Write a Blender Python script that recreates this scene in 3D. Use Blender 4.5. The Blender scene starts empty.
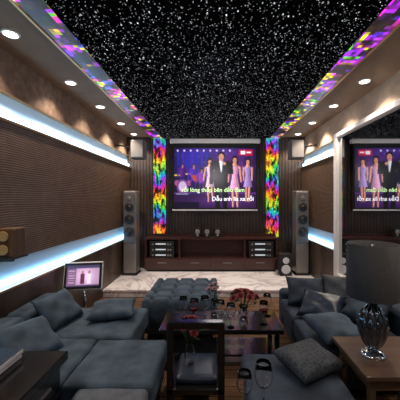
import bpy, bmesh, math, random
import numpy as np
from mathutils import Vector, Matrix
random.seed(3); np.random.seed(3)
S=bpy.context.scene
COL=S.collection
# ---------------------------------------------------------------- materials
def newmat(name):
    m=bpy.data.materials.new(name); m.use_nodes=True
    nt=m.node_tree; return m,nt,nt.nodes['Principled BSDF']
def pm(name,col,rough=.5,metal=0,spec=.5,noise=0,nscale=20,emit=None,es=0,bump=0,trans=0,coat=0,ior=1.45):
    m,nt,b=newmat(name)
    b.inputs['Base Color'].default_value=(*col,1)
    b.inputs['Roughness'].default_value=rough
    b.inputs['Metallic'].default_value=metal
    b.inputs['Specular IOR Level'].default_value=spec
    b.inputs['Transmission Weight'].default_value=trans
    b.inputs['Coat Weight'].default_value=coat
    b.inputs['IOR'].default_value=ior
    if emit:
        b.inputs['Emission Color'].default_value=(*emit,1); b.inputs['Emission Strength'].default_value=es
    if noise or bump:
        tc=nt.nodes.new('ShaderNodeTexCoord'); n=nt.nodes.new('ShaderNodeTexNoise')
        n.inputs['Scale'].default_value=nscale; n.inputs['Detail'].default_value=6
        nt.links.new(tc.outputs['Object'],n.inputs['Vector'])
        if noise:
            r=nt.nodes.new('ShaderNodeMapRange'); r.inputs['From Min'].default_value=.3; r.inputs['From Max'].default_value=.7; r.inputs['To Min'].default_value=1-noise; r.inputs['To Max'].default_value=1+noise
            nt.links.new(n.outputs['Fac'],r.inputs['Value'])
            mx=nt.nodes.new('ShaderNodeVectorMath'); mx.operation='SCALE'; mx.inputs[0].default_value=col
            nt.links.new(r.outputs[0],mx.inputs['Scale']); nt.links.new(mx.outputs[0],b.inputs['Base Color'])
        if bump:
            bp=nt.nodes.new('ShaderNodeBump'); bp.inputs['Strength'].default_value=bump; bp.inputs['Distance'].default_value=.01
            nt.links.new(n.outputs['Fac'],bp.inputs['Height']); nt.links.new(bp.outputs[0],b.inputs['Normal'])
    return m
def N(nt,t,**k):
    n=nt.nodes.new(t)
    for a,v in k.items(): setattr(n,a,v)
    return n
def ramp(nt,stops,interp='LINEAR'):
    r=nt.nodes.new('ShaderNodeValToRGB'); cr=r.color_ramp; cr.interpolation=interp
    while len(cr.elements)<len(stops): cr.elements.new(.5)
    for e,(p,c) in zip(cr.elements,stops): e.position=p; e.color=(*c,1)
    return r
def wood(name,c1,c2,axis=0,scale=6,rough=.35,coat=0):
    m,nt,b=newmat(name); L=nt.links.new
    tc=N(nt,'ShaderNodeTexCoord'); mp=N(nt,'ShaderNodeMapping'); L(tc.outputs['Object'],mp.inputs[0])
    s=[scale*4]*3; s[axis]=scale*.3; mp.inputs['Scale'].default_value=s
    n=N(nt,'ShaderNodeTexNoise'); n.inputs['Scale'].default_value=1; n.inputs['Detail'].default_value=8; L(mp.outputs[0],n.inputs['Vector'])
    r=ramp(nt,[(.3,c1),(.7,c2)]); L(n.outputs['Fac'],r.inputs[0]); L(r.outputs[0],b.inputs['Base Color'])
    b.inputs['Roughness'].default_value=rough; b.inputs['Coat Weight'].default_value=coat
    return m
def planks(name,c1,c2,c3):
    m,nt,b=newmat(name); L=nt.links.new
    g=N(nt,'ShaderNodeNewGeometry'); mp=N(nt,'ShaderNodeMapping'); L(g.outputs['Position'],mp.inputs[0])
    br=N(nt,'ShaderNodeTexBrick'); br.inputs['Scale'].default_value=1; br.inputs['Brick Width'].default_value=.9; br.inputs['Row Height'].default_value=.12
    br.inputs['Mortar Size'].default_value=.003; br.inputs['Color1'].default_value=(*c1,1); br.inputs['Color2'].default_value=(*c2,1); br.inputs['Mortar'].default_value=(*c3,1)
    L(mp.outputs[0],br.inputs['Vector'])
    n=N(nt,'ShaderNodeTexNoise'); n.inputs['Scale'].default_value=1; n.inputs['Detail'].default_value=8
    mp2=N(nt,'ShaderNodeMapping'); mp2.inputs['Scale'].default_value=(3,40,3); L(g.outputs['Position'],mp2.inputs[0]); L(mp2.outputs[0],n.inputs['Vector'])
    mx=N(nt,'ShaderNodeMix',data_type='RGBA',blend_type='MULTIPLY'); mx.inputs[0].default_value=.7
    L(br.outputs['Color'],mx.inputs[6]); r=ramp(nt,[(.3,(.4,.4,.4)),(.7,(1,1,1))]); L(n.outputs['Fac'],r.inputs[0]); L(r.outputs[0],mx.inputs[7])
    L(mx.outputs[2],b.inputs['Base Color']); b.inputs['Roughness'].default_value=.18
    return m
def stars(name):
    m,nt,b=newmat(name); L=nt.links.new
    g=N(nt,'ShaderNodeNewGeometry')
    b.inputs['Base Color'].default_value=(.0015,.0015,.002,1); b.inputs['Roughness'].default_value=1; b.inputs['Specular IOR Level'].default_value=0
    prev=None
    for sc,th,thr,an in ((24,.15,.10,.6),(34,.14,.1,1.5),(56,.18,.2,.8)):
        nz=N(nt,'ShaderNodeTexNoise'); nz.inputs['Scale'].default_value=sc*1.2; L(g.outputs['Position'],nz.inputs['Vector'])
        ad=N(nt,'ShaderNodeVectorMath',operation='MULTIPLY_ADD'); L(nz.outputs['Color'],ad.inputs[0]); ad.inputs[1].default_value=(.012,.012,0); L(g.outputs['Position'],ad.inputs[2])
        mp=N(nt,'ShaderNodeMapping'); mp.inputs['Scale'].default_value=(sc,sc*an,0); mp.inputs['Location'].default_value=(sc*.37,sc*.11,0); L(ad.outputs[0],mp.inputs[0])
        v=N(nt,'ShaderNodeTexVoronoi'); v.inputs['Scale'].default_value=1; v.inputs['Randomness'].default_value=1; L(mp.outputs[0],v.inputs['Vector'])
        lt=N(nt,'ShaderNodeMath',operation='LESS_THAN'); L(v.outputs['Distance'],lt.inputs[0]); lt.inputs[1].default_value=th
        sp=N(nt,'ShaderNodeSeparateColor'); L(v.outputs['Color'],sp.inputs[0])
        mr=N(nt,'ShaderNodeMapRange'); mr.inputs['From Min'].default_value=thr; mr.inputs['From Max'].default_value=1; mr.inputs['To Min'].default_value=0; mr.inputs['To Max'].default_value=1.15
        L(sp.outputs[0],mr.inputs['Value'])
        pw=N(nt,'ShaderNodeMath',operation='POWER'); L(mr.outputs[0],pw.inputs[0]); pw.inputs[1].default_value=1.8
        mu=N(nt,'ShaderNodeMath',operation='MULTIPLY'); L(lt.outputs[0],mu.inputs[0]); L(pw.outputs[0],mu.inputs[1])
        if prev:
            a=N(nt,'ShaderNodeMath',operation='MAXIMUM'); L(prev.outputs[0],a.inputs[0]); L(mu.outputs[0],a.inputs[1]); mu=a
        prev=mu
    b.inputs['Emission Color'].default_value=(.88,.9,.95,1)
    L(prev.outputs[0],b.inputs['Emission Strength'])
    return m
def mosaic(name,stops,cell,pscale,stretch=(1,1,1),gain=1.6,gap=(.35,.6),flame=False):
    m,nt,b=newmat(name); L=nt.links.new
    g=N(nt,'ShaderNodeNewGeometry')
    sc=N(nt,'ShaderNodeVectorMath',operation='SCALE'); sc.inputs['Scale'].default_value=1/cell; L(g.outputs['Position'],sc.inputs[0])
    ad=N(nt,'ShaderNodeVectorMath',operation='ADD'); ad.inputs[1].default_value=(.37,.41,.43); L(sc.outputs[0],ad.inputs[0])
    fl=N(nt,'ShaderNodeVectorMath',operation='FLOOR'); L(ad.outputs[0],fl.inputs[0])
    wn=N(nt,'ShaderNodeTexWhiteNoise',noise_dimensions='3D'); L(fl.outputs[0],wn.inputs['Vector'])
    mp=N(nt,'ShaderNodeMapping'); mp.inputs['Scale'].default_value=[cell*pscale*s for s in stretch]; L(fl.outputs[0],mp.inputs[0])
    no=N(nt,'ShaderNodeTexNoise'); no.inputs['Scale'].default_value=1; no.inputs['Detail'].default_value=1; no.inputs['Distortion'].default_value=.6; L(mp.outputs[0],no.inputs['Vector'])
    mr=N(nt,'ShaderNodeMapRange'); mr.inputs['From Min'].default_value=.28; mr.inputs['From Max'].default_value=.72; L(no.outputs['Fac'],mr.inputs['Value'])
    m1=N(nt,'ShaderNodeMath',operation='MULTIPLY_ADD'); L(wn.outputs['Value'],m1.inputs[0]); m1.inputs[1].default_value=.06; L(mr.outputs[0],m1.inputs[2])
    src=m1
    if flame:
        sx=N(nt,'ShaderNodeSeparateXYZ'); L(fl.outputs[0],sx.inputs[0])
        za=N(nt,'ShaderNodeMath',operation='MULTIPLY'); L(sx.outputs['Z'],za.inputs[0]); za.inputs[1].default_value=cell*1.25
        fa=N(nt,'ShaderNodeMath',operation='MULTIPLY_ADD'); L(m1.outputs[0],fa.inputs[0]); fa.inputs[1].default_value=.45; L(za.outputs[0],fa.inputs[2])
        fr=N(nt,'ShaderNodeMath',operation='FRACT'); L(fa.outputs[0],fr.inputs[0]); src=fr
    r=ramp(nt,stops,'LINEAR' if flame else 'CONSTANT'); L(src.outputs[0],r.inputs[0])
    mp2=N(nt,'ShaderNodeMapping'); mp2.inputs['Scale'].default_value=[cell*pscale*1.9*s for s in stretch]; mp2.inputs['Location'].default_value=(7,3,5); L(fl.outputs[0],mp2.inputs[0])
    n2=N(nt,'ShaderNodeTexNoise'); n2.inputs['Scale'].default_value=1; n2.inputs['Detail'].default_value=3; L(mp2.outputs[0],n2.inputs['Vector'])
    r2=N(nt,'ShaderNodeMapRange'); r2.interpolation_type='SMOOTHSTEP'; r2.inputs['From Min'].default_value=gap[0]; r2.inputs['From Max'].default_value=gap[1]; r2.inputs['To Min'].default_value=.02; L(n2.outputs['Fac'],r2.inputs['Value'])
    s2=N(nt,'ShaderNodeSeparateColor'); L(wn.outputs['Color'],s2.inputs[0])
    pw=N(nt,'ShaderNodeMath',operation='POWER'); L(s2.outputs[1],pw.inputs[0]); pw.inputs[1].default_value=1.4
    st=N(nt,'ShaderNodeMath',operation='MULTIPLY_ADD'); L(pw.outputs[0],st.inputs[0]); st.inputs[1].default_value=gain; st.inputs[2].default_value=.5 if flame else .15
    mu=N(nt,'ShaderNodeMath',operation='MULTIPLY'); L(st.outputs[0],mu.inputs[0]); L(r2.outputs[0],mu.inputs[1])
    L(r.outputs[0],b.inputs['Emission Color']); L(mu.outputs[0],b.inputs['Emission Strength'])
    b.inputs['Base Color'].default_value=(.008,.008,.008,1); b.inputs['Roughness'].default_value=.3
    return m
def slat(name,c1,c2,period,axis='Z',rough=.45,wav=0,bump=.5):
    m,nt,b=newmat(name); L=nt.links.new
    g=N(nt,'ShaderNodeNewGeometry'); sx=N(nt,'ShaderNodeSeparateXYZ'); L(g.outputs['Position'],sx.inputs[0])
    src=sx.outputs[axis]
    if wav:
        s=N(nt,'ShaderNodeMath',operation='SINE'); k=N(nt,'ShaderNodeMath',operation='MULTIPLY'); L(sx.outputs['Y'],k.inputs[0]); k.inputs[1].default_value=14; L(k.outputs[0],s.inputs[0])
        a=N(nt,'ShaderNodeMath',operation='MULTIPLY_ADD'); L(s.outputs[0],a.inputs[0]); a.inputs[1].default_value=wav; L(src,a.inputs[2]); src=a.outputs[0]
    mu=N(nt,'ShaderNodeMath',operation='MULTIPLY'); L(src,mu.inputs[0]); mu.inputs[1].default_value=2*math.pi/period
    si=N(nt,'ShaderNodeMath',operation='SINE'); L(mu.outputs[0],si.inputs[0])
    mr=N(nt,'ShaderNodeMapRange'); mr.inputs['From Min'].default_value=-1; L(si.outputs[0],mr.inputs['Value'])
    r=ramp(nt,[(.2,c1),(.7,c2)]); L(mr.outputs[0],r.inputs[0])
    n=N(nt,'ShaderNodeTexNoise'); n.inputs['Scale'].default_value=9; n.inputs['Detail'].default_value=5; L(g.outputs['Position'],n.inputs['Vector'])
    r2=ramp(nt,[(.3,(.5,.5,.5)),(.7,(1,1,1))]); L(n.outputs['Fac'],r2.inputs[0])
    mx=N(nt,'ShaderNodeMix',data_type='RGBA',blend_type='MULTIPLY'); mx.inputs[0].default_value=.8; L(r.outputs[0],mx.inputs[6]); L(r2.outputs[0],mx.inputs[7])
    L(mx.outputs[2],b.inputs['Base Color'])
    bp=N(nt,'ShaderNodeBump'); bp.inputs['Strength'].default_value=bump; bp.inputs['Distance'].default_value=.01; L(mr.outputs[0],bp.inputs['Height']); L(bp.outputs[0],b.inputs['Normal'])
    b.inputs['Roughness'].default_value=rough
    return m
def marble(name):
    m,nt,b=newmat(name); L=nt.links.new
    g=N(nt,'ShaderNodeNewGeometry'); n=N(nt,'ShaderNodeTexNoise'); n.inputs['Scale'].default_value=1.3; n.inputs['Detail'].default_value=9; n.inputs['Distortion'].default_value=1.8
    L(g.outputs['Position'],n.inputs['Vector'])
    r=ramp(nt,[(.35,(.92,.87,.86)),(.46,(.86,.80,.80)),(.5,(.55,.48,.50)),(.54,(.88,.82,.82)),(.7,(.94,.89,.88))]); L(n.outputs['Fac'],r.inputs[0]); L(r.outputs[0],b.inputs['Base Color'])
    b.inputs['Roughness'].default_value=.15
    return m
def pattern(name,c1,c2):
    m,nt,b=newmat(name); L=nt.links.new
    tc=N(nt,'ShaderNodeTexCoord'); v=N(nt,'ShaderNodeTexVoronoi'); v.inputs['Scale'].default_value=32; v.feature='DISTANCE_TO_EDGE'; L(tc.outputs['Object'],v.inputs['Vector'])
    r=ramp(nt,[(.03,c2),(.2,c1)]); L(v.outputs['Distance'],r.inputs[0]); L(r.outputs[0],b.inputs['Base Color']); b.inputs['Roughness'].default_value=.7
    return m
def vcol(name,strength=1.0):
    m,nt,b=newmat(name); L=nt.links.new
    a=N(nt,'ShaderNodeVertexColor'); a.layer_name='pic'
    b.inputs['Base Color'].default_value=(.01,.01,.01,1); b.inputs['Roughness'].default_value=.35
    L(a.outputs['Color'],b.inputs['Emission Color']); b.inputs['Emission Strength'].default_value=strength
    return m
M_taupe=pm('taupe_plaster',(.16,.105,.074),.8,noise=.35,nscale=14,bump=.3)
M_beige=pm('beige_plaster',(.42,.32,.24),.8,noise=.12,nscale=12,bump=.2)
M_ceil=pm('soffit_paint',(.18,.13,.095),.8,noise=.1,nscale=6)
M_wallback=slat('fluted_wood_wall',(.030,.018,.013),(.070,.042,.029),.07,'X')
M_panel=slat('ribbed_dark_panel',(.030,.016,.009),(.175,.097,.056),.022,'Z',.45,.0015,.3)
M_lowwall=slat('brown_veneer',(.065,.039,.025),(.11,.067,.044),.5,'Y',.4)
M_gold=pm('brass_trim',(.45,.28,.14),.35,.8)
M_led=pm('led_diffuser',(.6,.8,1),.5,emit=(.36,.70,1.0),es=5.6)
M_cove=pm('cove_paint',(.62,.80,.95),.8)
M_floor=planks('wood_floor',(.20,.11,.06),(.12,.066,.038),(.01,.008,.006))
M_star=stars('fibre_star_panel')
M_mos1=mosaic('mosaic_ceiling',[(0,(.10,.02,.6)),(.10,(.45,.02,.75)),(.22,(.85,.03,.55)),(.30,(.95,.55,.01)),(.38,(.85,.85,.02)),(.46,(.45,.02,.8)),(.56,(.25,.02,.7)),(.63,(.10,.6,.03)),(.70,(.95,.75,.02)),(.80,(.85,.03,.5)),(.92,(.05,.12,.9))],.038,2.6,gain=2.2,gap=(.46,.54))
M_mos2=mosaic('mosaic_column',[(0,(.02,.65,.10)),(.15,(.5,.85,.03)),(.26,(1,.75,.02)),(.38,(1,.30,.01)),(.50,(.85,.03,.05)),(.62,(.7,.03,.6)),(.74,(.12,.08,.9)),(.87,(.02,.55,.85)),(1,(.02,.65,.10))],.018,7,(1.6,1,.55),1.0,(.42,.53),True)
M_marble=marble('white_marble')
M_black=pm('black_lacquer',(.008,.008,.009),.18,coat=.4)
M_blackm=pm('black_matte',(.012,.012,.013),.6)
M_white=pm('white_frame',(.88,.84,.80),.4)
M_mirror=pm('mirror_glass',(.62,.62,.63),.02,1)
M_redwood=wood('dark_red_wood',(.032,.010,.008),(.075,.024,.018),0,5,.3,.3)
M_spkwood=wood('speaker_wood',(.10,.05,.025),(.17,.09,.045),2,5,.4)
M_silver=pm('silver',(.30,.28,.27),.35,.6)
M_sgrille=pm('speaker_grille',(.10,.095,.095),.7)
M_chrome=pm('chrome',(.8,.8,.82),.08,1)
M_conew=pm('white_cone',(.6,.6,.62),.5)
M_coney=pm('amber_cone',(.42,.27,.10),.5)
M_rub=pm('rubber',(.015,.015,.015),.5)
M_blue=pm('blue_grey_fabric',(.046,.070,.100),.85,noise=.45,nscale=7,bump=.7)
M_blue2=pm('slate_fabric',(.020,.031,.050),.8,noise=.4,nscale=9,bump=.7)
M_grey=pm('warm_grey_fabric',(.09,.10,.12),.9,noise=.25,nscale=12,bump=.5)
M_navy=pm('navy_satin',(.013,.022,.040),.35,noise=.3,nscale=6)
M_patt=pattern('patterned_fabric',(.012,.018,.028),(.04,.048,.06))
M_shade=pm('grey_linen_shade',(.042,.040,.042),.8,noise=.12,nscale=70,bump=.15)
M_gun=pm('smoked_glass',(.10,.11,.13),.03,.8,coat=1)
M_oak=wood('walnut',(.07,.042,.027),(.125,.075,.046),0,5,.3)
M_glass=pm('clear_glass',(1,1,1),.02,trans=1,ior=1.35)
M_wine=pm('red_wine',(.12,.003,.008),.05)
M_red=pm('red_petal',(.17,.008,.014),.6,noise=.3,nscale=30)
M_pink=pm('pale_pink_petal',(.4,.24,.25),.6,noise=.2,nscale=30)
M_leaf=pm('leaf_green',(.02,.045,.014),.5,noise=.3,nscale=30)
M_pic=vcol('screen_image',1.15)
M_lamp=pm('downlight_lens',(1,1,1),.5,emit=(1,.98,.95),es=10)
M_txt=pm('subtitle_white',(.8,.8,.8),.5,emit=(.95,.97,1),es=1.1)
M_txg=pm('subtitle_green',(.5,.8,.3),.5,emit=(.70,.95,.48),es=1.1)
M_ledw=pm('display_white',(.4,.4,.4),.5,emit=(.7,.8,.9),es=.5)
# ---------------------------------------------------------------- helpers
def mk(name,me,mat,parent=None,smooth=False):
    o=bpy.data.objects.new(name,me); COL.objects.link(o)
    if mat: me.materials.append(mat)
    if smooth:
        for p in me.polygons: p.use_smooth=True
    if parent is not None:
        o.parent=parent; o.location=-parent.location
    return o
def tag(o,label,cat,group=None):
    o['label']=label; o['category']=cat
    if group: o['group']=group
    return o
def thing(name,label,cat,loc,group=None):
    e=bpy.data.objects.new(name,None); e.empty_display_size=.05; e.location=loc; COL.objects.link(e)
    return tag(e,label,cat,group)
def bmobj(name,bm,mat,parent,smooth=False):
    bmesh.ops.recalc_face_normals(bm,faces=bm.faces)
    me=bpy.data.meshes.new(name); bm.to_mesh(me); bm.free(); return mk(name,me,mat,parent,smooth)
def addbox(bm,x0,x1,y0,y1,z0,z1,bev=0):
    r=bmesh.ops.create_cube(bm,size=1); vs=r['verts']
    for v in vs: v.co=Vector(((x0+x1)/2+v.co.x*(x1-x0),(y0+y1)/2+v.co.y*(y1-y0),(z0+z1)/2+v.co.z*(z1-z0)))
    if bev:
        es=list({e for v in vs for e in v.link_edges})
        bmesh.ops.bevel(bm,geom=es,offset=bev,segments=2,affect='EDGES',profile=.5)
def box(name,x0,x1,y0,y1,z0,z1,mat,parent=None,bev=0):
    bm=bmesh.new(); addbox(bm,x0,x1,y0,y1,z0,z1,bev); return bmobj(name,bm,mat,parent)
def boxes(name,lst,mat,parent=None,bev=0):
    bm=bmesh.new()
    for b in lst: addbox(bm,*b,bev)
    return bmobj(name,bm,mat,parent)
def lathe(name,prof,c,mat,parent=None,n=28,axis='Z',flute=0,nf=14):
    bm=bmesh.new(); rings=[]
    for r,h in prof:
        ring=[]
        for i in range(n):
            a=2*math.pi*i/n; rr=max(r,1e-4)*(1+flute*math.cos(nf*a))
            p=Vector((rr*math.cos(a),rr*math.sin(a),h))
            if axis=='-Y': p=Vector((p.x,-p.z,p.y))
            ring.append(bm.verts.new(p+Vector(c)))
        rings.append(ring)
    for a,b in zip(rings,rings[1:]):
        for i in range(n): bm.faces.new((a[i],a[(i+1)%n],b[(i+1)%n],b[i]))
    if prof[0]!=prof[-1]:
        if prof[0][0]>1e-3: bm.faces.new(rings[0])
        if prof[-1][0]>1e-3: bm.faces.new(rings[-1])
    return bmobj(name,bm,mat,parent,True)
def addtube(bm,p,q,r,r2=None,n=10):
    p=Vector(p);q=Vector(q);d=(q-p); z=d.normalized(); x=z.orthogonal().normalized(); y=z.cross(x)
    r2=r if r2 is None else r2
    A=[bm.verts.new(p+(x*math.cos(2*math.pi*i/n)+y*math.sin(2*math.pi*i/n))*r) for i in range(n)]
    B=[bm.verts.new(q+(x*math.cos(2*math.pi*i/n)+y*math.sin(2*math.pi*i/n))*r2) for i in range(n)]
    for i in range(n): bm.faces.new((A[i],A[(i+1)%n],B[(i+1)%n],B[i]))
    bm.faces.new(A); bm.faces.new(B)
def tube(name,p,q,r,mat,parent=None,r2=None):
    bm=bmesh.new(); addtube(bm,p,q,r,r2); return bmobj(name,bm,mat,parent,True)
def soft(name,x0,x1,y0,y1,z0,z1,mat,parent=None,r=.06,bulge=.02,wr=.002,n=14,tuft=0):
    if tuft: n=34
    bm=bmesh.new(); bmesh.ops.create_cube(bm,size=2)
    bmesh.ops.subdivide_edges(bm,edges=bm.edges[:],cuts=n,use_grid_fill=True)
    hx,hy,hz=(x1-x0)/2,(y1-y0)/2,(z1-z0)/2; r=min(r,hx*.98,hy*.98,hz*.98); ph=random.random()*9
    for v in bm.verts:
        u=v.co.copy()
        e=Vector([math.copysign(abs(c)**(.55 if not tuft else .75),c) for c in u])
        P=Vector((e.x*hx,e.y*hy,e.z*hz))
        I=Vector((max(-hx+r,min(hx-r,P.x)),max(-hy+r,min(hy-r,P.y)),max(-hz+r,min(hz-r,P.z))))
        d=P-I
        if d.length>1e-6: P=I+d.normalized()*r
        P.z+=bulge*(1 if u.z>0 else 0)*max(0,(1-u.x**2))**.6*max(0,(1-u.y**2))**.6
        P.z+=wr*math.sin(P.x*23+ph)*math.cos(P.y*19+ph*2); P.x+=wr*math.sin(P.z*31+P.y*17+ph); P.y+=wr*math.sin(P.z*27+P.x*21+ph)
        if tuft and u.z>.9:
            nx=max(1,round(2*hx/tuft)); ny=max(1,round(2*hy/tuft))
            for k in range(1,nx): P.z-=.018*math.exp(-((P.x+hx-k*2*hx/nx)/.012)**2)
            for k in range(1,ny): P.z-=.018*math.exp(-((P.y+hy-k*2*hy/ny)/.012)**2)
        v.co=P+Vector(((x0+x1)/2,(y0+y1)/2,(z0+z1)/2))
    return bmobj(name,bm,mat,parent,True)
def pillow(label,c,w,h,t,rot,mat,group=None):
    n=16; bm=bmesh.new(); ph=random.random()*9
    def surf(s):
        g=[]
        for i in range(n+1):
            row=[]
            for j in range(n+1):
                u=-1+2*i/n; v=-1+2*j/n
                k=(max(0,1-u**4)*max(0,1-v**4))**.45
                pin=1-.10*(1-abs(v)**2)*abs(u)**3; pin2=1-.10*(1-abs(u)**2)*abs(v)**3
                row.append(bm.verts.new((u*w/2*pin,v*h/2*pin2,s*t/2*k+.010*k*math.sin(5*u+ph)*math.cos(6*v+ph))))
            g.append(row)
        for i in range(n):
            for j in range(n): bm.faces.new((g[i][j],g[i+1][j],g[i+1][j+1],g[i][j+1]))
    surf(1); surf(-1)
    bmesh.ops.remove_doubles(bm,verts=bm.verts,dist=.0008)
    o=bmobj('throw_pillow',bm,mat,None,True); o.location=c; o.rotation_euler=[math.radians(a) for a in rot]
    return tag(o,label,'pillow',group)
def dup(t,delta,scale=None):
    n=t.copy(); COL.objects.link(n); n.location=t.location+Vector(delta)
    if scale: n.scale=(scale,)*3
    def rec(a,b):
        for ch in list(a.children):
            c=ch.copy(); COL.objects.link(c); c.parent=b; rec(ch,c)
    rec(t,n); return n
def structure(o): o['kind']='structure'; return o
XL,XR,YB,YF,H=-1.92,1.96,6.1,-.8,2.97
T=.12
# ---------------------------------------------------------------- shell
structure(box('floor',XL-T,XR+T,YF-T,YB+T,-.1,0,M_floor))
structure(box('ceiling',XL-T,XR+T,YF-T,YB+T,H,H+.1,M_ceil))
structure(box('wall_left',XL-T,XL,YF,YB,0,H,M_taupe))
structure(box('wall_right',XR,XR+T,YF,YB,0,H,M_beige))
structure(box('wall_back',XL-T,XR+T,YB,YB+T,0,H,M_wallback))
structure(box('wall_front',XL-T,XR+T,YF-T,YF,0,H,M_taupe))
sp=box('star_ceiling_panel',-1.15,1.19,YF+.05,YB,H-.03,H,M_star); tag(sp,'black fibre-optic starry ceiling panel speckled with white points','ceiling panel')
for x0,x1 in((-1.35,-1.15),(1.19,1.39)):
    o=box('led_mosaic_strip',x0,x1,YF+.05,YB-.02,H-.035,H,M_mos1); tag(o,'multicoloured LED mosaic strip edging the starry ceiling','led strip','mosaic strips along the ceiling')
    bo=box('ceiling_border_trim',(x0-.02 if x0<0 else x1),(x0 if x0<0 else x1+.02),YF+.05,YB-.02,H-.045,H,M_gold); tag(bo,'thin brass trim beside the mosaic ceiling strip','trim','brass trims along the ceiling')
for x0,x1 in((-1.33,-1.07),(1.11,1.37)):
    o=box('led_mosaic_column',x0,x1,YB-.06,YB,.8,H-.036,M_mos2,bev=.004); tag(o,'multicoloured LED mosaic column glowing like flames','led column','mosaic columns flanking the screen')
def sidewall(side,y0,y1,idx):
    X=XL if side<0 else XR; d=.07
    def bx(a,b): return (X+a,X+b) if side<0 else (X-b,X-a)
    a,b=bx(.001,d)
    p=box('wall_panel',a,b,y0,y1,1.065,2.295,M_panel); tag(p,'dark brown ribbed decorative wall panel','wall panel','ribbed wall panels')
    structure(box('trim_%d'%idx,a,b,y0,y1,0,.795,M_lowwall))
    for z0,z1 in((2.30,2.56),(.80,1.05)):
        t=thing('cove_light','icy blue LED cove light recessed in the side wall','light',(X,(y0+y1)/2,z0),'LED coves on the side walls')
        a,b=bx(.0,.012); box('cove_back',a,b,y0,y1,z0,z1,M_cove,t)
        a,b=bx(.014,.05); box('led_strip',a,b,y0,y1,z0+.03,z0+.08,M_led,t,.003)
        a,b=bx(.0,d+.02); box('ledge',a,b,y0,y1,z0-.005,z0+.014,M_gold,t)
        if z0>2:
            a,b=bx(.0,.06); box('upper_ledge',a,b,y0,y1,z1-.012,z1,M_gold,t)
sidewall(-1,YF+.02,YB-.005,1)
sidewall(1,4.46,YB-.005,2)
t=thing('stage_platform','low raised stage step clad in white veined marble','platform',(0,5.3,0))
box('marble_slab',XL+.072,XR-.072,4.6,YB-.001,.09,.12,M_marble,t,.004)
box('riser',XL+.072,XR-.072,4.625,YB-.001,0,.09,M_marble,t)
# mirror
t=thing('wall_mirror','large wall mirror in a plain off-white frame','mirror',(XR,3.2,.35))
y0,y1,z0,z1=.6,4.46,.35,2.64; fw=.11
box('mirror_pane',XR-.03,XR-.012,y0+fw,y1-fw,z0+fw,z1-fw*.6,M_mirror,t)
boxes('frame',[(XR-.075,XR,y0,y0+fw,z0,z1),(XR-.075,XR,y1-fw,y1,z0,z1),(XR-.075,XR,y0+fw,y1-fw,z0,z0+fw),(XR-.075,XR,y0+fw,y1-fw,z1-fw*.6,z1)],M_white,t,.006)
# downlights
def downlight(x,y,first=[None]):
    if first[0] is None:
        t=thing('downlight','round recessed white ceiling downlight','light',(x,y,H),'recessed ceiling downlights')
        lathe('trim_ring',[(.052,-.012),(.066,-.012),(.070,0),(.05,0),(.052,-.012)],(x,y,H),M_white,t)
        lathe('lens',[(.0,-.006),(.05,-.006),(.05,0)],(x,y,H),M_lamp,t)
        first[0]=t
    else:
        s=first[0]; t=dup(s,(x-s.location.x,y-s.location.y,0))
    l=bpy.data.lights.new('downlight_beam','SPOT'); l.energy=44; l.color=(1,.84,.68); l.spot_size=math.radians(112); l.spot_blend=.7; l.shadow_soft_size=.03
    o=bpy.data.objects.new('downlight_beam',l); o.location=(x,y,H-.03); COL.objects.link(o)
    return l
for y in (.3,1.3,2.3,3.26,4.1,5.0,5.8):  # the ones nearest the camera are added as fill for the foreground
    l=downlight(-1.68,y)
    if y>4.5: l.energy=85
for y in (.3,1.3,2.3,3.22,4.06,4.95,5.8):  # near end of this row likewise added for fill light
    l=downlight(1.72,y)
    if y>4.5: l.energy=85
def light(name,loc,e,col,size):
    l=bpy.data.lights.new(name,'POINT'); l.energy=e; l.color=col; l.shadow_soft_size=size
    o=bpy.data.objects.new(name,l); o.location=loc; COL.objects.link(o); return o
light('room_fill',(0.1,.5,2.3),13,(.9,.93,1),.12)  # added point fills hanging free in the room, no fixture behind them
light('room_fill',(0,2.9,2.6),14,(.85,.92,1),.06)
light('room_fill',(0,4.9,2.2),16,(1,.93,.92),.2)
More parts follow.
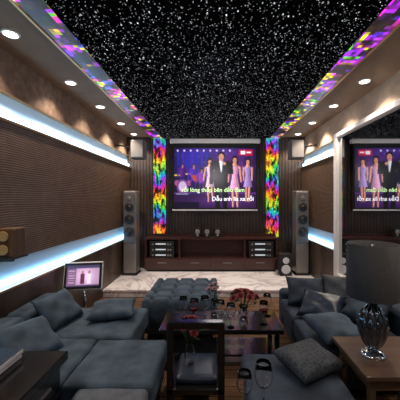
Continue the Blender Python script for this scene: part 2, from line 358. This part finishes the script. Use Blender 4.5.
# ---------------------------------------------------------------- projector screen
def blur(a):
    p=np.pad(a,((1,1),(1,1),(0,0)),'edge')
    return (p[1:-1,1:-1]*4+(p[:-2,1:-1]+p[2:,1:-1]+p[1:-1,:-2]+p[1:-1,2:])*2+p[:-2,:-2]+p[:-2,2:]+p[2:,:-2]+p[2:,2:])/16
def paint(W,Hh):
    img=np.zeros((Hh,W,3)); yy,xx=np.mgrid[0:Hh,0:W]; u=xx/W; v=1-yy/Hh
    img[...]=(.09,.05,.16)
    def glow(cx,cy,sx,sy,col):
        img[...]+=(np.exp(-((u-cx)/sx)**2-((v-cy)/sy)**2))[...,None]*np.array(col)
    glow(.20,.75,.2,.25,(.12,.10,.42)); glow(.75,.65,.25,.3,(.26,.10,.30)); glow(.5,.95,.4,.12,(.14,.10,.28))
    def rect(a,b,c,d,col,al=1):
        m=(u>=a)&(u<=b)&(v>=c)&(v<=d); img[m]=img[m]*(1-al)+np.array(col)*al
    def ell(cx,cy,rx,ry,col,al=1):
        m=((u-cx)/rx)**2+((v-cy)/ry)**2<=1; img[m]=img[m]*(1-al)+np.array(col)*al
    def trap(cx,yt,yb,wt,wb,col,sh=0,lite=.5):
        k=np.clip((yt-v)/(yt-yb),0,1); w=(wt+(wb-wt)*k); dx=(u-cx-sh*k); m=(v<=yt)&(v>=yb)&(np.abs(dx)<=w)
        f=1+lite*(-dx/np.maximum(w,1e-6))*.6+.25*np.sin(dx*260+v*40)*.4
        img[m]=(np.array(col)[None,None,:]*f[...,None])[m]
    for i in range(7): rect(.03+i*.058,.062+i*.058,.72,.94,(.14+.12*(i%2),.18,.65),.65)
    for i in range(8): rect(.52+i*.06,.532+i*.06,.40,.86,(.45,.2,.55),.4)
    for i in range(50): ell(random.random(),random.uniform(.45,.98),.004,.006,(.8,.7,.95),.7)
    rect(0,1,0,.24,(.16,.08,.23)); rect(0,1,.235,.26,(.5,.27,.68),.6); glow(.6,.12,.4,.1,(.18,.09,.22))
    rect(0,.30,.0,.10,(.08,.04,.16))
    for i in range(9): ell(.04+i*.08,.96,.012,.02,(.9,.85,.95))
    # drum kit and keyboard
    ell(.10,.36,.075,.13,(.40,.2,.48)); ell(.10,.36,.055,.095,(.78,.68,.82)); ell(.03,.55,.05,.014,(.85,.7,.35)); ell(.17,.57,.05,.014,(.85,.7,.35)); rect(.02,.17,.22,.25,(.5,.5,.6)); ell(.18,.42,.03,.05,(.6,.3,.5)); ell(.03,.42,.03,.05,(.6,.3,.5))
    def man(cx,foot,h,top,leg,skin,hair=(.06,.04,.04),armup=0):
        trap(cx-.045*h,foot+.48*h,foot,.04*h,.026*h,leg); trap(cx+.045*h,foot+.48*h,foot,.04*h,.026*h,leg)
        trap(cx,foot+.84*h,foot+.44*h,.10*h,.075*h,top)
        trap(cx-.112*h,foot+.82*h,foot+.45*h,.026*h,.02*h,top,-.015); trap(cx+.112*h,foot+.82*h,foot+.62*h,.026*h,.02*h,top,.02)
        if armup: trap(cx+.09*h,foot+.70*h,foot+.62*h,.045*h,.05*h,top); ell(cx+.04*h,foot+.80*h,.02*h,.03*h,skin); trap(cx+.07*h,foot+.79*h,foot+.66*h,.016*h,.03*h,top,.02)
        trap(cx,foot+.88*h,foot+.82*h,.022*h,.03*h,skin)
        ell(cx,foot+.935*h,.042*h,.066*h,hair); ell(cx,foot+.915*h,.034*h,.054*h,skin)
        ell(cx-.013*h,foot+.925*h,.006*h,.006*h,(.15,.08,.06)); ell(cx+.013*h,foot+.925*h,.006*h,.006*h,(.15,.08,.06)); ell(cx,foot+.887*h,.012*h,.006*h,(.55,.2,.2))
    def woman(cx,foot,h,dress,skin,hair=(.10,.05,.05),lean=0):
        ell(cx,foot+.88*h,.048*h,.12*h,hair)
        trap(cx-.026*h,foot+.4*h,foot,.02*h,.012*h,skin); trap(cx+.026*h,foot+.4*h,foot,.02*h,.012*h,skin,lean)
        trap(cx,foot+.80*h,foot+.60*h,.058*h,.038*h,dress); trap(cx,foot+.60*h,foot+.34*h,.038*h,.075*h,dress)
        trap(cx-.07*h,foot+.79*h,foot+.48*h,.016*h,.012*h,skin,-.008-lean); trap(cx+.07*h,foot+.79*h,foot+.48*h,.016*h,.012*h,skin,.008+lean)
        trap(cx,foot+.87*h,foot+.79*h,.018*h,.045*h,skin)
        ell(cx,foot+.905*h,.03*h,.05*h,skin); ell(cx-.01*h,foot+.915*h,.005*h,.005*h,(.2,.1,.1)); ell(cx+.01*h,foot+.915*h,.005*h,.005*h,(.2,.1,.1)); ell(cx,foot+.88*h,.01*h,.005*h,(.6,.15,.2))
    sk=(.85,.58,.50)
    man(.10,.34,.40,(.30,.12,.45),(.18,.10,.36),(.65,.42,.5)); ell(.10,.36,.065,.12,(.45,.24,.52)); ell(.10,.36,.05,.09,(.78,.68,.82))
    man(.24,.24,.50,(.28,.15,.60),(.18,.10,.36),(.65,.42,.5)); trap(.255,.55,.44,.05,.03,(.6,.25,.1),.02)
    man(.335,.22,.44,(.45,.18,.62),(.22,.12,.34),(.65,.42,.46))
    woman(.435,.10,.74,(.80,.66,.74),sk,lean=.02)
    woman(.74,.02,.86,(.86,.60,.74),sk,lean=.012); woman(.90,.10,.74,(.62,.50,.74),sk,lean=-.008)
    man(.575,-.04,.98,(.07,.06,.09),(.06,.06,.08),sk,armup=1)
    trap(.575,.785,.6,.026,.006,(.9,.9,.95))
    rect(.79,.96,.88,.975,(.75,.12,.25)); rect(.81,.87,.90,.955,(.95,.95,.97)); rect(.885,.94,.915,.94,(.95,.95,1))
    img*=1+.25*(np.random.rand(Hh,W,1)-.5)
    img=blur(img)
    return np.clip(img,0,1)**2.2
def picture(name,img,w,h,parent,place):
    Hh,W=img.shape[:2]; vs=[];fs=[]
    for j in range(Hh+1):
        for i in range(W+1): vs.append(place((i/W-.5)*w,(.5-j/Hh)*h))
    for j in range(Hh):
        for i in range(W):
            a=j*(W+1)+i; fs.append((a,a+W+1,a+W+2,a+1))
    me=bpy.data.meshes.new(name); me.from_pydata(vs,[],fs)
    at=me.color_attributes.new('pic','FLOAT_COLOR','CORNER')
    c=np.ones((Hh*W,4,4)); c[:,:,:3]=img.reshape(-1,1,3); at.data.foreach_set('color',c.ravel())
    return mk(name,me,M_pic,parent)
SY=5.98
scx,scz,sw,sh=0.0,2.07,1.74,1.28
t=thing('projection_screen','pull-down projection screen showing a karaoke concert with subtitles','screen',(0,SY+.02,1.40))
picture('screen_picture',paint(210,150),sw,sh,t,lambda a,b:(scx+a,SY-.002,scz+b))
box('screen_fabric',scx-.90,scx+.90,SY,SY+.012,scz-.68,scz+.78,M_blackm,t)
box('bottom_bar',scx-.91,scx+.91,SY-.012,SY+.014,scz-.70,scz-.67,M_white,t,.004)
box('roller_housing',scx-.96,scx+.96,SY-.05,SY+.06,scz+.74,scz+.83,M_white,t,.01)
box('mounting_bracket',scx-.9,scx-.86,SY,YB,scz+.76,scz+.8,M_blackm,t); box('mounting_bracket',scx+.86,scx+.9,SY,YB,scz+.76,scz+.8,M_blackm,t)
def text(s,size,x,z,mat,parent,align='CENTER'):
    cu=bpy.data.curves.new('t','FONT'); cu.body=s; cu.size=size; cu.align_x=align; cu.extrude=.001; cu.offset=.0016; cu.resolution_u=3
    o=bpy.data.objects.new('t',cu); COL.objects.link(o); bpy.context.view_layer.update()
    me=bpy.data.meshes.new_from_object(o.evaluated_get(bpy.context.evaluated_depsgraph_get()))
    bpy.data.objects.remove(o)
    for v in me.vertices: v.co=Vector((v.co.x+x,SY-.006-v.co.z,v.co.y+z))
    return mk('subtitle_text',me,mat,parent)
text('rồi lòng thấp bên dấu đam',.122,-.04,1.775,M_txg,t)
text('Dẫu anh lìa xa rồi',.122,.38,1.585,M_txt,t)
# ---------------------------------------------------------------- console
t=thing('media_console','long low dark red wood media console with open shelf','console',(-.1,5.95,.12))
CX0,CX1=-1.46,1.30; CY0,CY1=5.78,6.035
box('base_cabinet',CX0,CX1,CY0,CY1,.16,.40,M_redwood,t,.006)
box('plinth',CX0+.05,CX1-.05,CY0+.03,CY1-.01,.12,.16,M_blackm,t)
box('back_panel',CX0,CX1,CY1-.02,CY1,.40,.88,M_redwood,t)
box('upper_shelf',CX0,CX1,CY0+.03,CY1-.02,.78,.82,M_redwood,t,.004)
for x in (CX0+.02,-.74,.62,CX1-.02): box('divider',x-.018,x+.018,CY0+.04,CY1-.02,.40,.78,M_redwood,t)
wdt=(CX1-CX0-.06)/4
for i in range(4):
    a=CX0+.03+i*wdt; d=box('drawer_front',a+.008,a+wdt-.008,CY0-.015,CY0+.005,.18,.385,M_redwood,t,.004)
    k=box('handle',a+wdt/2-.09,a+wdt/2+.09,CY0-.028,CY0-.014,.30,.312,M_silver,None,.002); k.parent=d
t0=thing('amplifier_stack','black karaoke amplifier stack with lit displays','amplifier',(-1.1,5.9,.40),'amplifiers on the console')
x0=-1.35
for i in range(3):
    z=.402+i*.115; box('amplifier_unit',x0,x0+.5,5.80,6.0,z,z+.108,M_blackm,t0,.005)
    box('display',x0+.12,x0+.33,5.794,5.801,z+.045,z+.07,M_ledw,t0)
    for k in range(3): lathe('knob',[(.018,0),(.016,.02),(0,.02)],(x0+.06 if k==0 else x0+.38+.05*(k-1),5.80,z+.05),M_silver,t0,14,'-Y')
dup(t0,(2.06,0,0))
t=thing('centre_speaker','small black satellite speaker with silver cones on the console shelf','speaker',(-.35,5.9,.82),'small speakers on the console shelf')
box('body',-.43,-.30,5.84,5.97,.821,1.0,M_blackm,t,.01)
lathe('cone',[(.045,0),(.05,.008),(.03,.004),(.012,0),(.0,.01)],(-.365,5.838,.935),M_silver,t,18,'-Y'); lathe('tweeter',[(.022,0),(.02,.008),(0,.01)],(-.365,5.838,.86),M_silver,t,14,'-Y')
dup(t,(.2,0,0)); dup(t,(.42,0,0))
def tower(x):
    y0,y1=5.5,5.8; w=.125
    t=thing('tower_speaker','tall floor-standing speaker with silver grey front','speaker',(x,5.65,.12),'tower speakers on the stage')
    box('cabinet',x-w,x+w,y0,y1,.15,1.78,M_silver,t,.02)
    box('plinth',x-w-.02,x+w+.02,y0-.02,y1+.02,.12,.15,M_blackm,t,.006)
    box('grille',x-w+.018,x+w-.018,y0-.012,y0,.75,1.74,M_sgrille,t,.006)
    for z,r in((1.64,.04),(1.46,.08),(1.22,.09),(.98,.09)):
        lathe('cone',[(r,0),(r*1.05,.015),(r*.9,.016),(r*.3,.004),(r*.28,.012),(0,.02)],(x,y0-.008,z),M_rub if r>.05 else M_silver,t,22,'-Y')
    return t
a=tower(-1.68); dup(a,(3.40,0,0))
def sub(x,y,z=.12):
    t=thing('bookshelf_speaker','small black speaker with two white cones standing on the stage','speaker',(x,y+.1,z),'small speakers on the stage')
    box('body',x-.12,x+.12,y,y+.22,z,z+.42,M_blackm,t,.01)
    for zz,r in((z+.30,.06),(z+.13,.085)): lathe('cone',[(r,0),(r*1.06,.012),(r*.85,.012),(r*.3,.003),(0,.012)],(x,y-.002,zz),M_conew,t,20,'-Y')
sub(1.38,5.45)
def hang(x,s):
    t=thing('wall_speaker','grey speaker mounted high on a wall bracket','speaker',(x,5.3,2.3),'speakers mounted near the ceiling')
    box('cabinet',x-.13,x+.13,5.25,5.48,2.38,2.74,M_sgrille,t,.02)
    box('grille',x-.11,x+.11,5.235,5.252,2.40,2.72,M_silver,t,.006)
    tube('bracket',(x,5.4,2.6),((XL if s<0 else XR),5.4,2.66),.015,M_blackm,t)
hang(-1.46,-1); hang(1.55,1)
t=thing('wall_shelf','small dark bracket shelf fixed to the ribbed wall','shelf',(-1.75,2.42,1.10))
box('board',XL+.072,-1.68,2.32,2.52,1.10,1.12,M_blackm,t,.003); box('bracket',XL+.072,-1.74,2.41,2.43,1.07,1.10,M_blackm,t)
t=thing('bookshelf_speaker','walnut bookshelf speaker with amber cones on a wall shelf','speaker',(-1.77,2.42,1.12))
box('cabinet',-1.84,-1.69,2.34,2.50,1.12,1.36,M_spkwood,t,.008)
for z in(1.18,1.295): lathe('cone',[(.04,0),(.044,.01),(.034,.01),(.014,.002),(0,.012)],(-1.765,2.338,z),M_coney,t,22,'-Y')
def paint2():
    W,Hh=64,42; yy,xx=np.mgrid[0:Hh,0:W]; u=xx/W; v=1-yy/Hh; img=np.zeros((Hh,W,3)); img[...]=(.66,.52,.64)
    img+=(np.exp(-((u-.55)/.3)**2-((v-.5)/.4)**2))[...,None]*np.array((.3,.24,.3))
    img[(v>.88)]=(.25,.22,.35); img[(v<.08)]=(.25,.2,.3)
    img[(u<.28)&(v<.86)&(v>.1)]=(.42,.28,.42)
    for j in range(6): m=(u>.04)&(u<.24)&(abs(v-.2-j*.11)<.02); img[m]=(.8,.7,.8)
    for cx,s in((.48,.9),(.68,1)):
        m=(((u-cx)/.035)**2+((v-.68)/.07)**2<1); img[m]=(.6,.4,.35)
        m=(abs(u-cx)<.06)&(v<.60)&(v>.14); img[m]=(.35,.15,.25) if s<1 else (.9,.85,.9)
    return blur(np.clip(img,0,1))**2.0
t=thing('touchscreen_kiosk','touchscreen song selector with pale bezel on a metal stand','monitor',(-1.60,3.4,0))
R=Matrix.Rotation(math.radians(10),4,'Z')@Matrix.Rotation(math.radians(-14),4,'X')
KC=Vector((-1.60,3.4,.68))
def pl(a,b,d=0): return tuple(KC+R@Vector((a,d,b)))
def obox(name,x0,x1,y0,y1,z0,z1,mat,par,bev):
    bm=bmesh.new(); addbox(bm,x0,x1,y0,y1,z0,z1,bev); bmesh.ops.transform(bm,matrix=Matrix.Translation(KC)@R,verts=bm.verts); return bmobj(name,bm,mat,par)
obox('bezel',-.225,.225,0,.03,-.165,.165,M_white,t,.012)
obox('screen_surround',-.213,.213,-.004,0,-.152,.152,M_blackm,t,.001)
picture('screen_picture',paint2(),.37,.25,t,lambda a,b:pl(a,b,-.007))
tube('pole',(-1.60,3.43,.02),(-1.60,3.43,.63),.018,M_chrome,t)
lathe('stand_base',[(.15,0),(.15,.012),(.03,.03),(0,.03)],(-1.60,3.43,0),M_blackm,t)
# ---------------------------------------------------------------- left sofa
t=thing('sectional_sofa','blue-grey fabric sectional sofa with deep chaise seat','sofa',(-1.2,2.2,0))
boxes('frame_base',[(-1.84,-.76,2.44,3.04,.06,.26),(-1.84,-.44,1.84,2.44,.06,.26),(-.86,-.44,1.4,1.84,.06,.26)],M_blue2,t,.015)
soft('seat_cushion',-1.62,-.72,2.40,3.06,.24,.43,M_blue,t,.035,.010,.002,14,.32)
soft('seat_cushion',-1.62,-1.0,1.82,2.40,.24,.42,M_blue,t,.035,.010,.002,14,.32)
soft('seat_cushion',-1.0,-.40,1.80,2.40,.24,.41,M_blue,t,.035,.010,.002,14,.32)
soft('seat_cushion',-.88,-.42,1.36,1.80,.24,.40,M_grey,t,.035,.010)
soft('backrest',-1.84,-1.62,1.82,2.42,.22,.60,M_blue,t,.05,.012)
soft('backrest',-1.84,-1.62,2.42,3.04,.22,.60,M_blue,t,.05,.012)
for x,y in((-1.75,2.95),(-.82,2.95),(-1.75,1.9),(-.5,1.46),(-.8,1.46),(-.5,2.3)): lathe('leg',[(.02,0),(.028,.07),(0,.07)],(x,y,0),M_chrome,t,12)
pillow('soft blue-grey throw pillow leaning on the sofa back',(-1.48,2.66,.57),.42,.34,.12,(48,0,78),M_blue,'sofa pillows')
pillow('blue-grey throw pillow slumped on the sofa seat',(-1.40,2.10,.54),.44,.36,.13,(38,5,70),M_blue,'sofa pillows')
pillow('blue-grey throw pillow lying flat on the chaise',(-1.02,2.80,.51),.44,.34,.11,(8,0,12),M_blue,'sofa pillows')
# ---------------------------------------------------------------- ottoman
t=thing('tufted_ottoman','square button-tufted blue-grey ottoman','ottoman',(-.4,3.62,0))
OX,OY,OHX,OHY=-.40,3.60,.43,.44
bm=bmesh.new(); n=64; g=[]
tuf=[(a,b) for a in(-.75,-.25,.25,.75) for b in(-.75,-.25,.25,.75)]
for i in range(n+1):
    row=[]
    for j in range(n+1):
        u=-1+2*i/n; v=-1+2*j/n
        e=max(abs(u),abs(v)); z=.485-.04*max(0,(e-.92)/.08)**2
        for a,b in tuf: z-=.045*math.exp(-((u-a)**2+(v-b)**2)/.008)
        for k in(-.75,-.25,.25,.75):
            z-=.035*math.exp(-((u-k)/.05)**2)+.035*math.exp(-((v-k)/.05)**2)
        row.append(bm.verts.new((OX+u*OHX,OY+v*OHY,z)))
    g.append(row)
for i in range(n):
    for j in range(n): bm.faces.new((g[i][j],g[i+1][j],g[i+1][j+1],g[i][j+1]))
per=[g[i][0] for i in range(n+1)]+[g[n][j] for j in range(1,n+1)]+[g[i][n] for i in range(n-1,-1,-1)]+[g[0][j] for j in range(n-1,0,-1)]
low=[bm.verts.new((v.co.x,v.co.y,.09)) for v in per]
for i in range(len(per)): bm.faces.new((per[i],per[(i+1)%len(per)],low[(i+1)%len(per)],low[i]))
bm.faces.new(low)
bmobj('upholstery',bm,M_blue,t,True)
for a,b in tuf: lathe('button',[(.014,0),(.012,.008),(0,.011)],(OX+a*OHX,OY+b*OHY,.368),M_blue2,t,10)
for sx in(-1,1):
    for sy in(-1,1): lathe('leg',[(.018,0),(.028,.09),(0,.09)],(OX+sx*.36,OY+sy*.36,0),M_blackm,t,12)
# ---------------------------------------------------------------- right sofa
t=thing('sectional_sofa','dark slate fabric sectional sofa with chaise','sofa',(1.2,2.5,0))
boxes('frame_base',[(.82,1.86,2.26,3.36,.06,.26),(.22,.86,1.42,2.2,.06,.26)],M_blue2,t,.015)
soft('seat_cushion',.78,1.60,2.80,3.36,.24,.42,M_blue2,t,.035,.010)
soft('seat_cushion',.78,1.60,2.24,2.80,.24,.42,M_blue2,t,.035,.010)
soft('seat_cushion',.20,.86,1.40,2.20,.24,.40,M_blue2,t,.035,.010,.002,14,.33)
soft('backrest',1.60,1.86,2.24,2.80,.22,.62,M_blue2,t,.05,.012)
soft('backrest',1.60,1.86,2.80,3.36,.22,.62,M_blue2,t,.05,.012)
soft('armrest',.80,1.86,3.36,3.54,.08,.50,M_blue2,t,.05,.010)
for x,y in((.9,3.28),(1.78,3.28),(.9,2.34),(.28,1.5),(.8,1.5),(.28,2.12)): lathe('leg',[(.02,0),(.028,.07),(0,.07)],(x,y,0),M_chrome,t,12)
pillow('dark navy throw pillow leaning on the armrest',(1.02,3.16,.57),.42,.34,.12,(52,0,-8),M_blue2,'sofa pillows')
pillow('dark patterned throw pillow leaning on the armrest',(1.40,3.12,.59),.42,.36,.12,(56,0,-20),M_patt,'sofa pillows')
pillow('slate blue throw pillow leaning against the sofa back',(1.44,2.66,.58),.44,.38,.13,(52,0,-72),M_blue,'sofa pillows')
pillow('glossy navy throw pillow on the sofa seat',(1.06,2.80,.54),.42,.34,.12,(34,0,-35),M_navy,'sofa pillows')
pillow('slate blue throw pillow lying on the sofa seat',(1.02,2.38,.515),.46,.36,.12,(14,6,20),M_blue,'sofa pillows')
pillow('dark patterned throw pillow resting on the chaise',(.66,1.98,.475),.40,.34,.11,(8,0,28),M_patt,'sofa pillows')
# ---------------------------------------------------------------- coffee table
t=thing('coffee_table','low black lacquer coffee table with lower shelf','table',(.05,2.8,0))
box('table_top',-.52,.64,2.58,3.04,.355,.40,M_black,t,.008)
box('lower_shelf',-.46,.58,2.64,2.98,.12,.14,M_black,t,.004)
for x in(-.48,.56):
    for y in(2.62,2.96): box('leg',x,x+.045,y,y+.04,0,.355,M_black,t,.004)
def glass(x,y,z,wine=True,s=1.0,first={}):
    k=('w' if wine else 'c')
    lab='stemmed glass holding red wine' if wine else 'empty clear stemmed wine glass'
    if k not in first:
        t=thing('wine_glass',lab,'glass',(x,y,z),'wine glasses')
        lathe('bowl',[(.004,.085),(.02,.09),(.034,.108),(.040,.135),(.037,.165),(.032,.195),(.0305,.195),(.0355,.165),(.0385,.135),(.0325,.109),(.018,.092),(0,.088)],(x,y,z),M_glass,t,24)
        lathe('stem',[(.034,0),(.034,.002),(.008,.006),(.004,.012),(.0035,.08),(.005,.086),(0,.086)],(x,y,z),M_glass,t,20)
        if wine: lathe('wine',[(.0,.0925),(.017,.094),(.0315,.111),(.036,.125),(0,.125)],(x,y,z),M_wine,t,20)
        t.scale=(s,)*3; first[k]=t; return t
    o=first[k]; n=dup(o,(x-o.location.x,y-o.location.y,z-o.location.z),s); return n
ZT=.40
glass(-.20,2.70,ZT,True,1.25); glass(-.10,2.78,ZT,False,1.25); glass(.05,2.66,ZT,False,1.25); glass(-.32,2.82,ZT,False,1.15)
glass(.47,2.70,ZT,True,1.15); glass(.54,2.90,ZT,False,1.15); glass(.15,2.64,ZT,False,1.15)
def bouquet(x,y,z,mat,label,R=.10,hh=.2,nb=9,vh=.14,vr=.045,vmat=None,rb=.035,seed=1):
    rnd=random.Random(seed)
    t=thing('flower_vase',label,'vase of flowers',(x,y,z))
    lathe('vase',[(vr*.7,0),(vr,vh*.35),(vr*.75,vh*.8),(vr*.9,vh),(vr*.8,vh),(vr*.62,vh*.8),(vr*.85,vh*.35),(vr*.5,.01),(0,.01)],(x,y,z),vmat or M_black,t,24)
    bs=bmesh.new(); bl=bmesh.new()
    for i in range(nb):
        a=2.4*i; r=R*math.sqrt((i+.3)/nb); px=x+r*math.cos(a); py=y+r*math.sin(a); pz=z+hh-(r/R)**2*hh*.28+rnd.uniform(-.015,.015)
        addtube(bs,(x,y,z+vh*.5),(px,py,pz),.003,n=6)
        bm=bmesh.new(); ax=(Vector((px,py,pz))-Vector((x,y,z+vh*.6))).normalized(); q=ax.to_track_quat('Z','Y').to_matrix().to_4x4()
        for ring,(cnt,tilt,sz) in enumerate(((5,.25,.6),(6,.6,.85),(7,1.05,1.0))):
            for k in range(cnt):
                an=2*math.pi*k/cnt+ring*.5; pts=[]
                for (pu,pv) in((-.35,0),(.35,0),(-.6,.5),(.6,.5),(-.4,.95),(.4,.95),(0,1.1)):
                    w=pu*rb*sz; l=pv*rb*sz*1.15; cu=.25*abs(pu)*rb
                    p=Vector((math.sin(tilt*(.5+.5*pv))*l+.004,w,math.cos(tilt)*l+cu))
                    pts.append(bm.verts.new(Matrix.Rotation(an,3,'Z')@p))
                bm.faces.new((pts[0],pts[1],pts[3],pts[2])); bm.faces.new((pts[2],pts[3],pts[5],pts[4])); bm.faces.new((pts[4],pts[5],pts[6]))
        bmesh.ops.transform(bm,matrix=Matrix.Translation((px,py,pz))@q,verts=bm.verts)
        bmobj('bloom',bm,mat,t,True)
        for k in range(4):
            an=rnd.uniform(0,6.28); c=Vector((px,py,pz-.03)); d=Vector((math.cos(an),math.sin(an),rnd.uniform(-.3,.5)))*rb*2.0; sd=d.cross(Vector((0,0,1))).normalized()*rb*.4
            vv=[bl.verts.new(c),bl.verts.new(c+d*.5+sd),bl.verts.new(c+d),bl.verts.new(c+d*.5-sd)]; bl.faces.new(vv)
    bmobj('stems',bs,M_leaf,t,True); bmobj('leaves',bl,M_leaf,t)
    return t
bouquet(.29,2.84,ZT,M_red,'red roses in a small clear vase on the coffee table',.13,.28,14,.13,.05,M_glass,.036,1)
bouquet(-.01,2.94,ZT,M_pink,'pale pink blossoms in a clear glass vase on the coffee table',.07,.30,7,.16,.04,M_glass,.028,2)
# ---------------------------------------------------------------- lounge chair
t=thing('lounge_chair','black wooden open-back lounge chair with dark seat cushion','chair',(-.14,2.25,0))
X0,X1=-.35,.07
for x in(X0,X1-.05): box('back_post',x,x+.05,2.02,2.065,0,.70,M_black,t,.006)
for x in(X0,X1-.045): box('leg',x,x+.04,2.40,2.44,0,.27,M_black,t,.005)
box('top_rail',X0,X1,2.01,2.075,.665,.72,M_black,t,.012)
box('lower_rail',X0+.045,X1-.045,2.03,2.055,.06,.09,M_black,t,.004)
box('seat_frame',X0,X1,2.02,2.44,.19,.23,M_black,t,.005)
soft('seat_cushion',X0+.05,X1-.05,2.07,2.43,.228,.28,M_navy,t,.025,.008,.001,8)
bouquet(-.20,2.24,.287,M_red,'dark red roses in a clear glass vase on the chair seat',.09,.36,12,.20,.045,M_glass,.028,5)
# ---------------------------------------------------------------- black cabinet
t=thing('side_cabinet','black lacquer side cabinet with thick top and drawers','cabinet',(-1.27,1.5,0))
box('cabinet_top',-1.62,-.92,1.30,1.76,.60,.655,M_black,t,.008)
box('body',-1.58,-.96,1.34,1.74,.05,.60,M_blackm,t,.006)
box('plinth',-1.55,-.99,1.37,1.71,0,.05,M_blackm,t)
for z in(.07,.25,.43):
    d=box('drawer',-.965,-.95,1.36,1.72,z,z+.165,M_black,t,.004)
    h=box('handle',-.952,-.938,1.47,1.61,z+.08,z+.092,M_silver,None,.002); h.parent=d
t=thing('book','closed dark hardback book on the black cabinet','book',(-1.3,1.58,.655),'books stacked on the cabinet')
box('cover',-1.46,-1.16,1.46,1.68,.655,.688,M_navy,t,.003); box('pages',-1.452,-1.157,1.464,1.676,.660,.683,M_white,t)
n=dup(t,(.03,.0,.034),.9); n['label']='smaller dark hardback book stacked on another'
# ---------------------------------------------------------------- near table
t=thing('side_table','small black table holding wine glasses','table',(.22,1.38,0))
box('table_top',-.06,.5,1.20,1.40,.585,.60,M_black,t,.005)
for x in(-.04,.45):
    for y in(1.22,1.34): box('leg',x,x+.03,y,y+.03,0,.585,M_black,t,.003)
glass(.235,1.355,.60,False,1.1); glass(.14,1.33,.60,False,.95)
# ---------------------------------------------------------------- lamp side table + lamp
t=thing('side_table','dark walnut side table with square top','table',(1.15,1.9,0))
box('table_top',.90,1.46,1.66,2.16,.52,.55,M_oak,t,.005)
box('apron',.94,1.42,1.70,2.12,.44,.52,M_oak,t,.003)
for x in(.94,1.38):
    for y in(1.70,2.08): box('leg',x,x+.04,y,y+.04,0,.44,M_oak,t,.004)
t=thing('table_lamp','table lamp with dark grey drum shade and fluted glass base','lamp',(1.07,1.9,.55))
LX,LY=1.07,1.9
lathe('base_plate',[(.08,0),(.08,.015),(.065,.025),(.03,.032),(0,.032)],(LX,LY,.55),M_chrome,t)
lathe('body',[(.03,.03),(.036,.05),(.065,.09),(.086,.15),(.092,.21),(.080,.27),(.052,.32),(.028,.345),(.022,.36),(0,.365)],(LX,LY,.55),M_gun,t,96,'Z',.07,12)
lathe('neck_ring',[(.026,.355),(.034,.365),(.034,.38),(.02,.39),(0,.39)],(LX,LY,.55),M_chrome,t)
tube('stem',(LX,LY,.88),(LX,LY,1.27),.008,M_chrome,t)
lathe('lamp_shade',[(.166,.40),(.160,.755),(.157,.755),(.163,.40),(.166,.40)],(LX,LY,.55),M_shade,t,48)
lathe('finial',[(.008,0),(.014,.015),(.006,.03),(0,.04)],(LX,LY,1.27),M_chrome,t,14)
bm=bmesh.new()
for k in range(3):
    a=2*math.pi*k/3; addtube(bm,(LX,LY,1.26),(LX+.157*math.cos(a),LY+.157*math.sin(a),1.285),.003,n=6)
bmobj('shade_spider',bm,M_chrome,t)
lathe('bulb',[(.012,0),(.028,.04),(.025,.065),(0,.08)],(LX,LY,1.06),M_conew,t,16)
# ---------------------------------------------------------------- world + camera
w=bpy.data.worlds.new('w'); S.world=w; w.use_nodes=True; w.node_tree.nodes['Background'].inputs[0].default_value=(.02,.02,.03,1)
cam=bpy.data.cameras.new('cam'); cam.lens=36*280/400; cam.sensor_width=36; cam.shift_x=-15/400; cam.clip_start=.05
co=bpy.data.objects.new('cam',cam); co.location=(0,0,1.6); co.rotation_euler=(math.radians(90),0,0); COL.objects.link(co); S.camera=co
S.view_settings.view_transform='Standard'
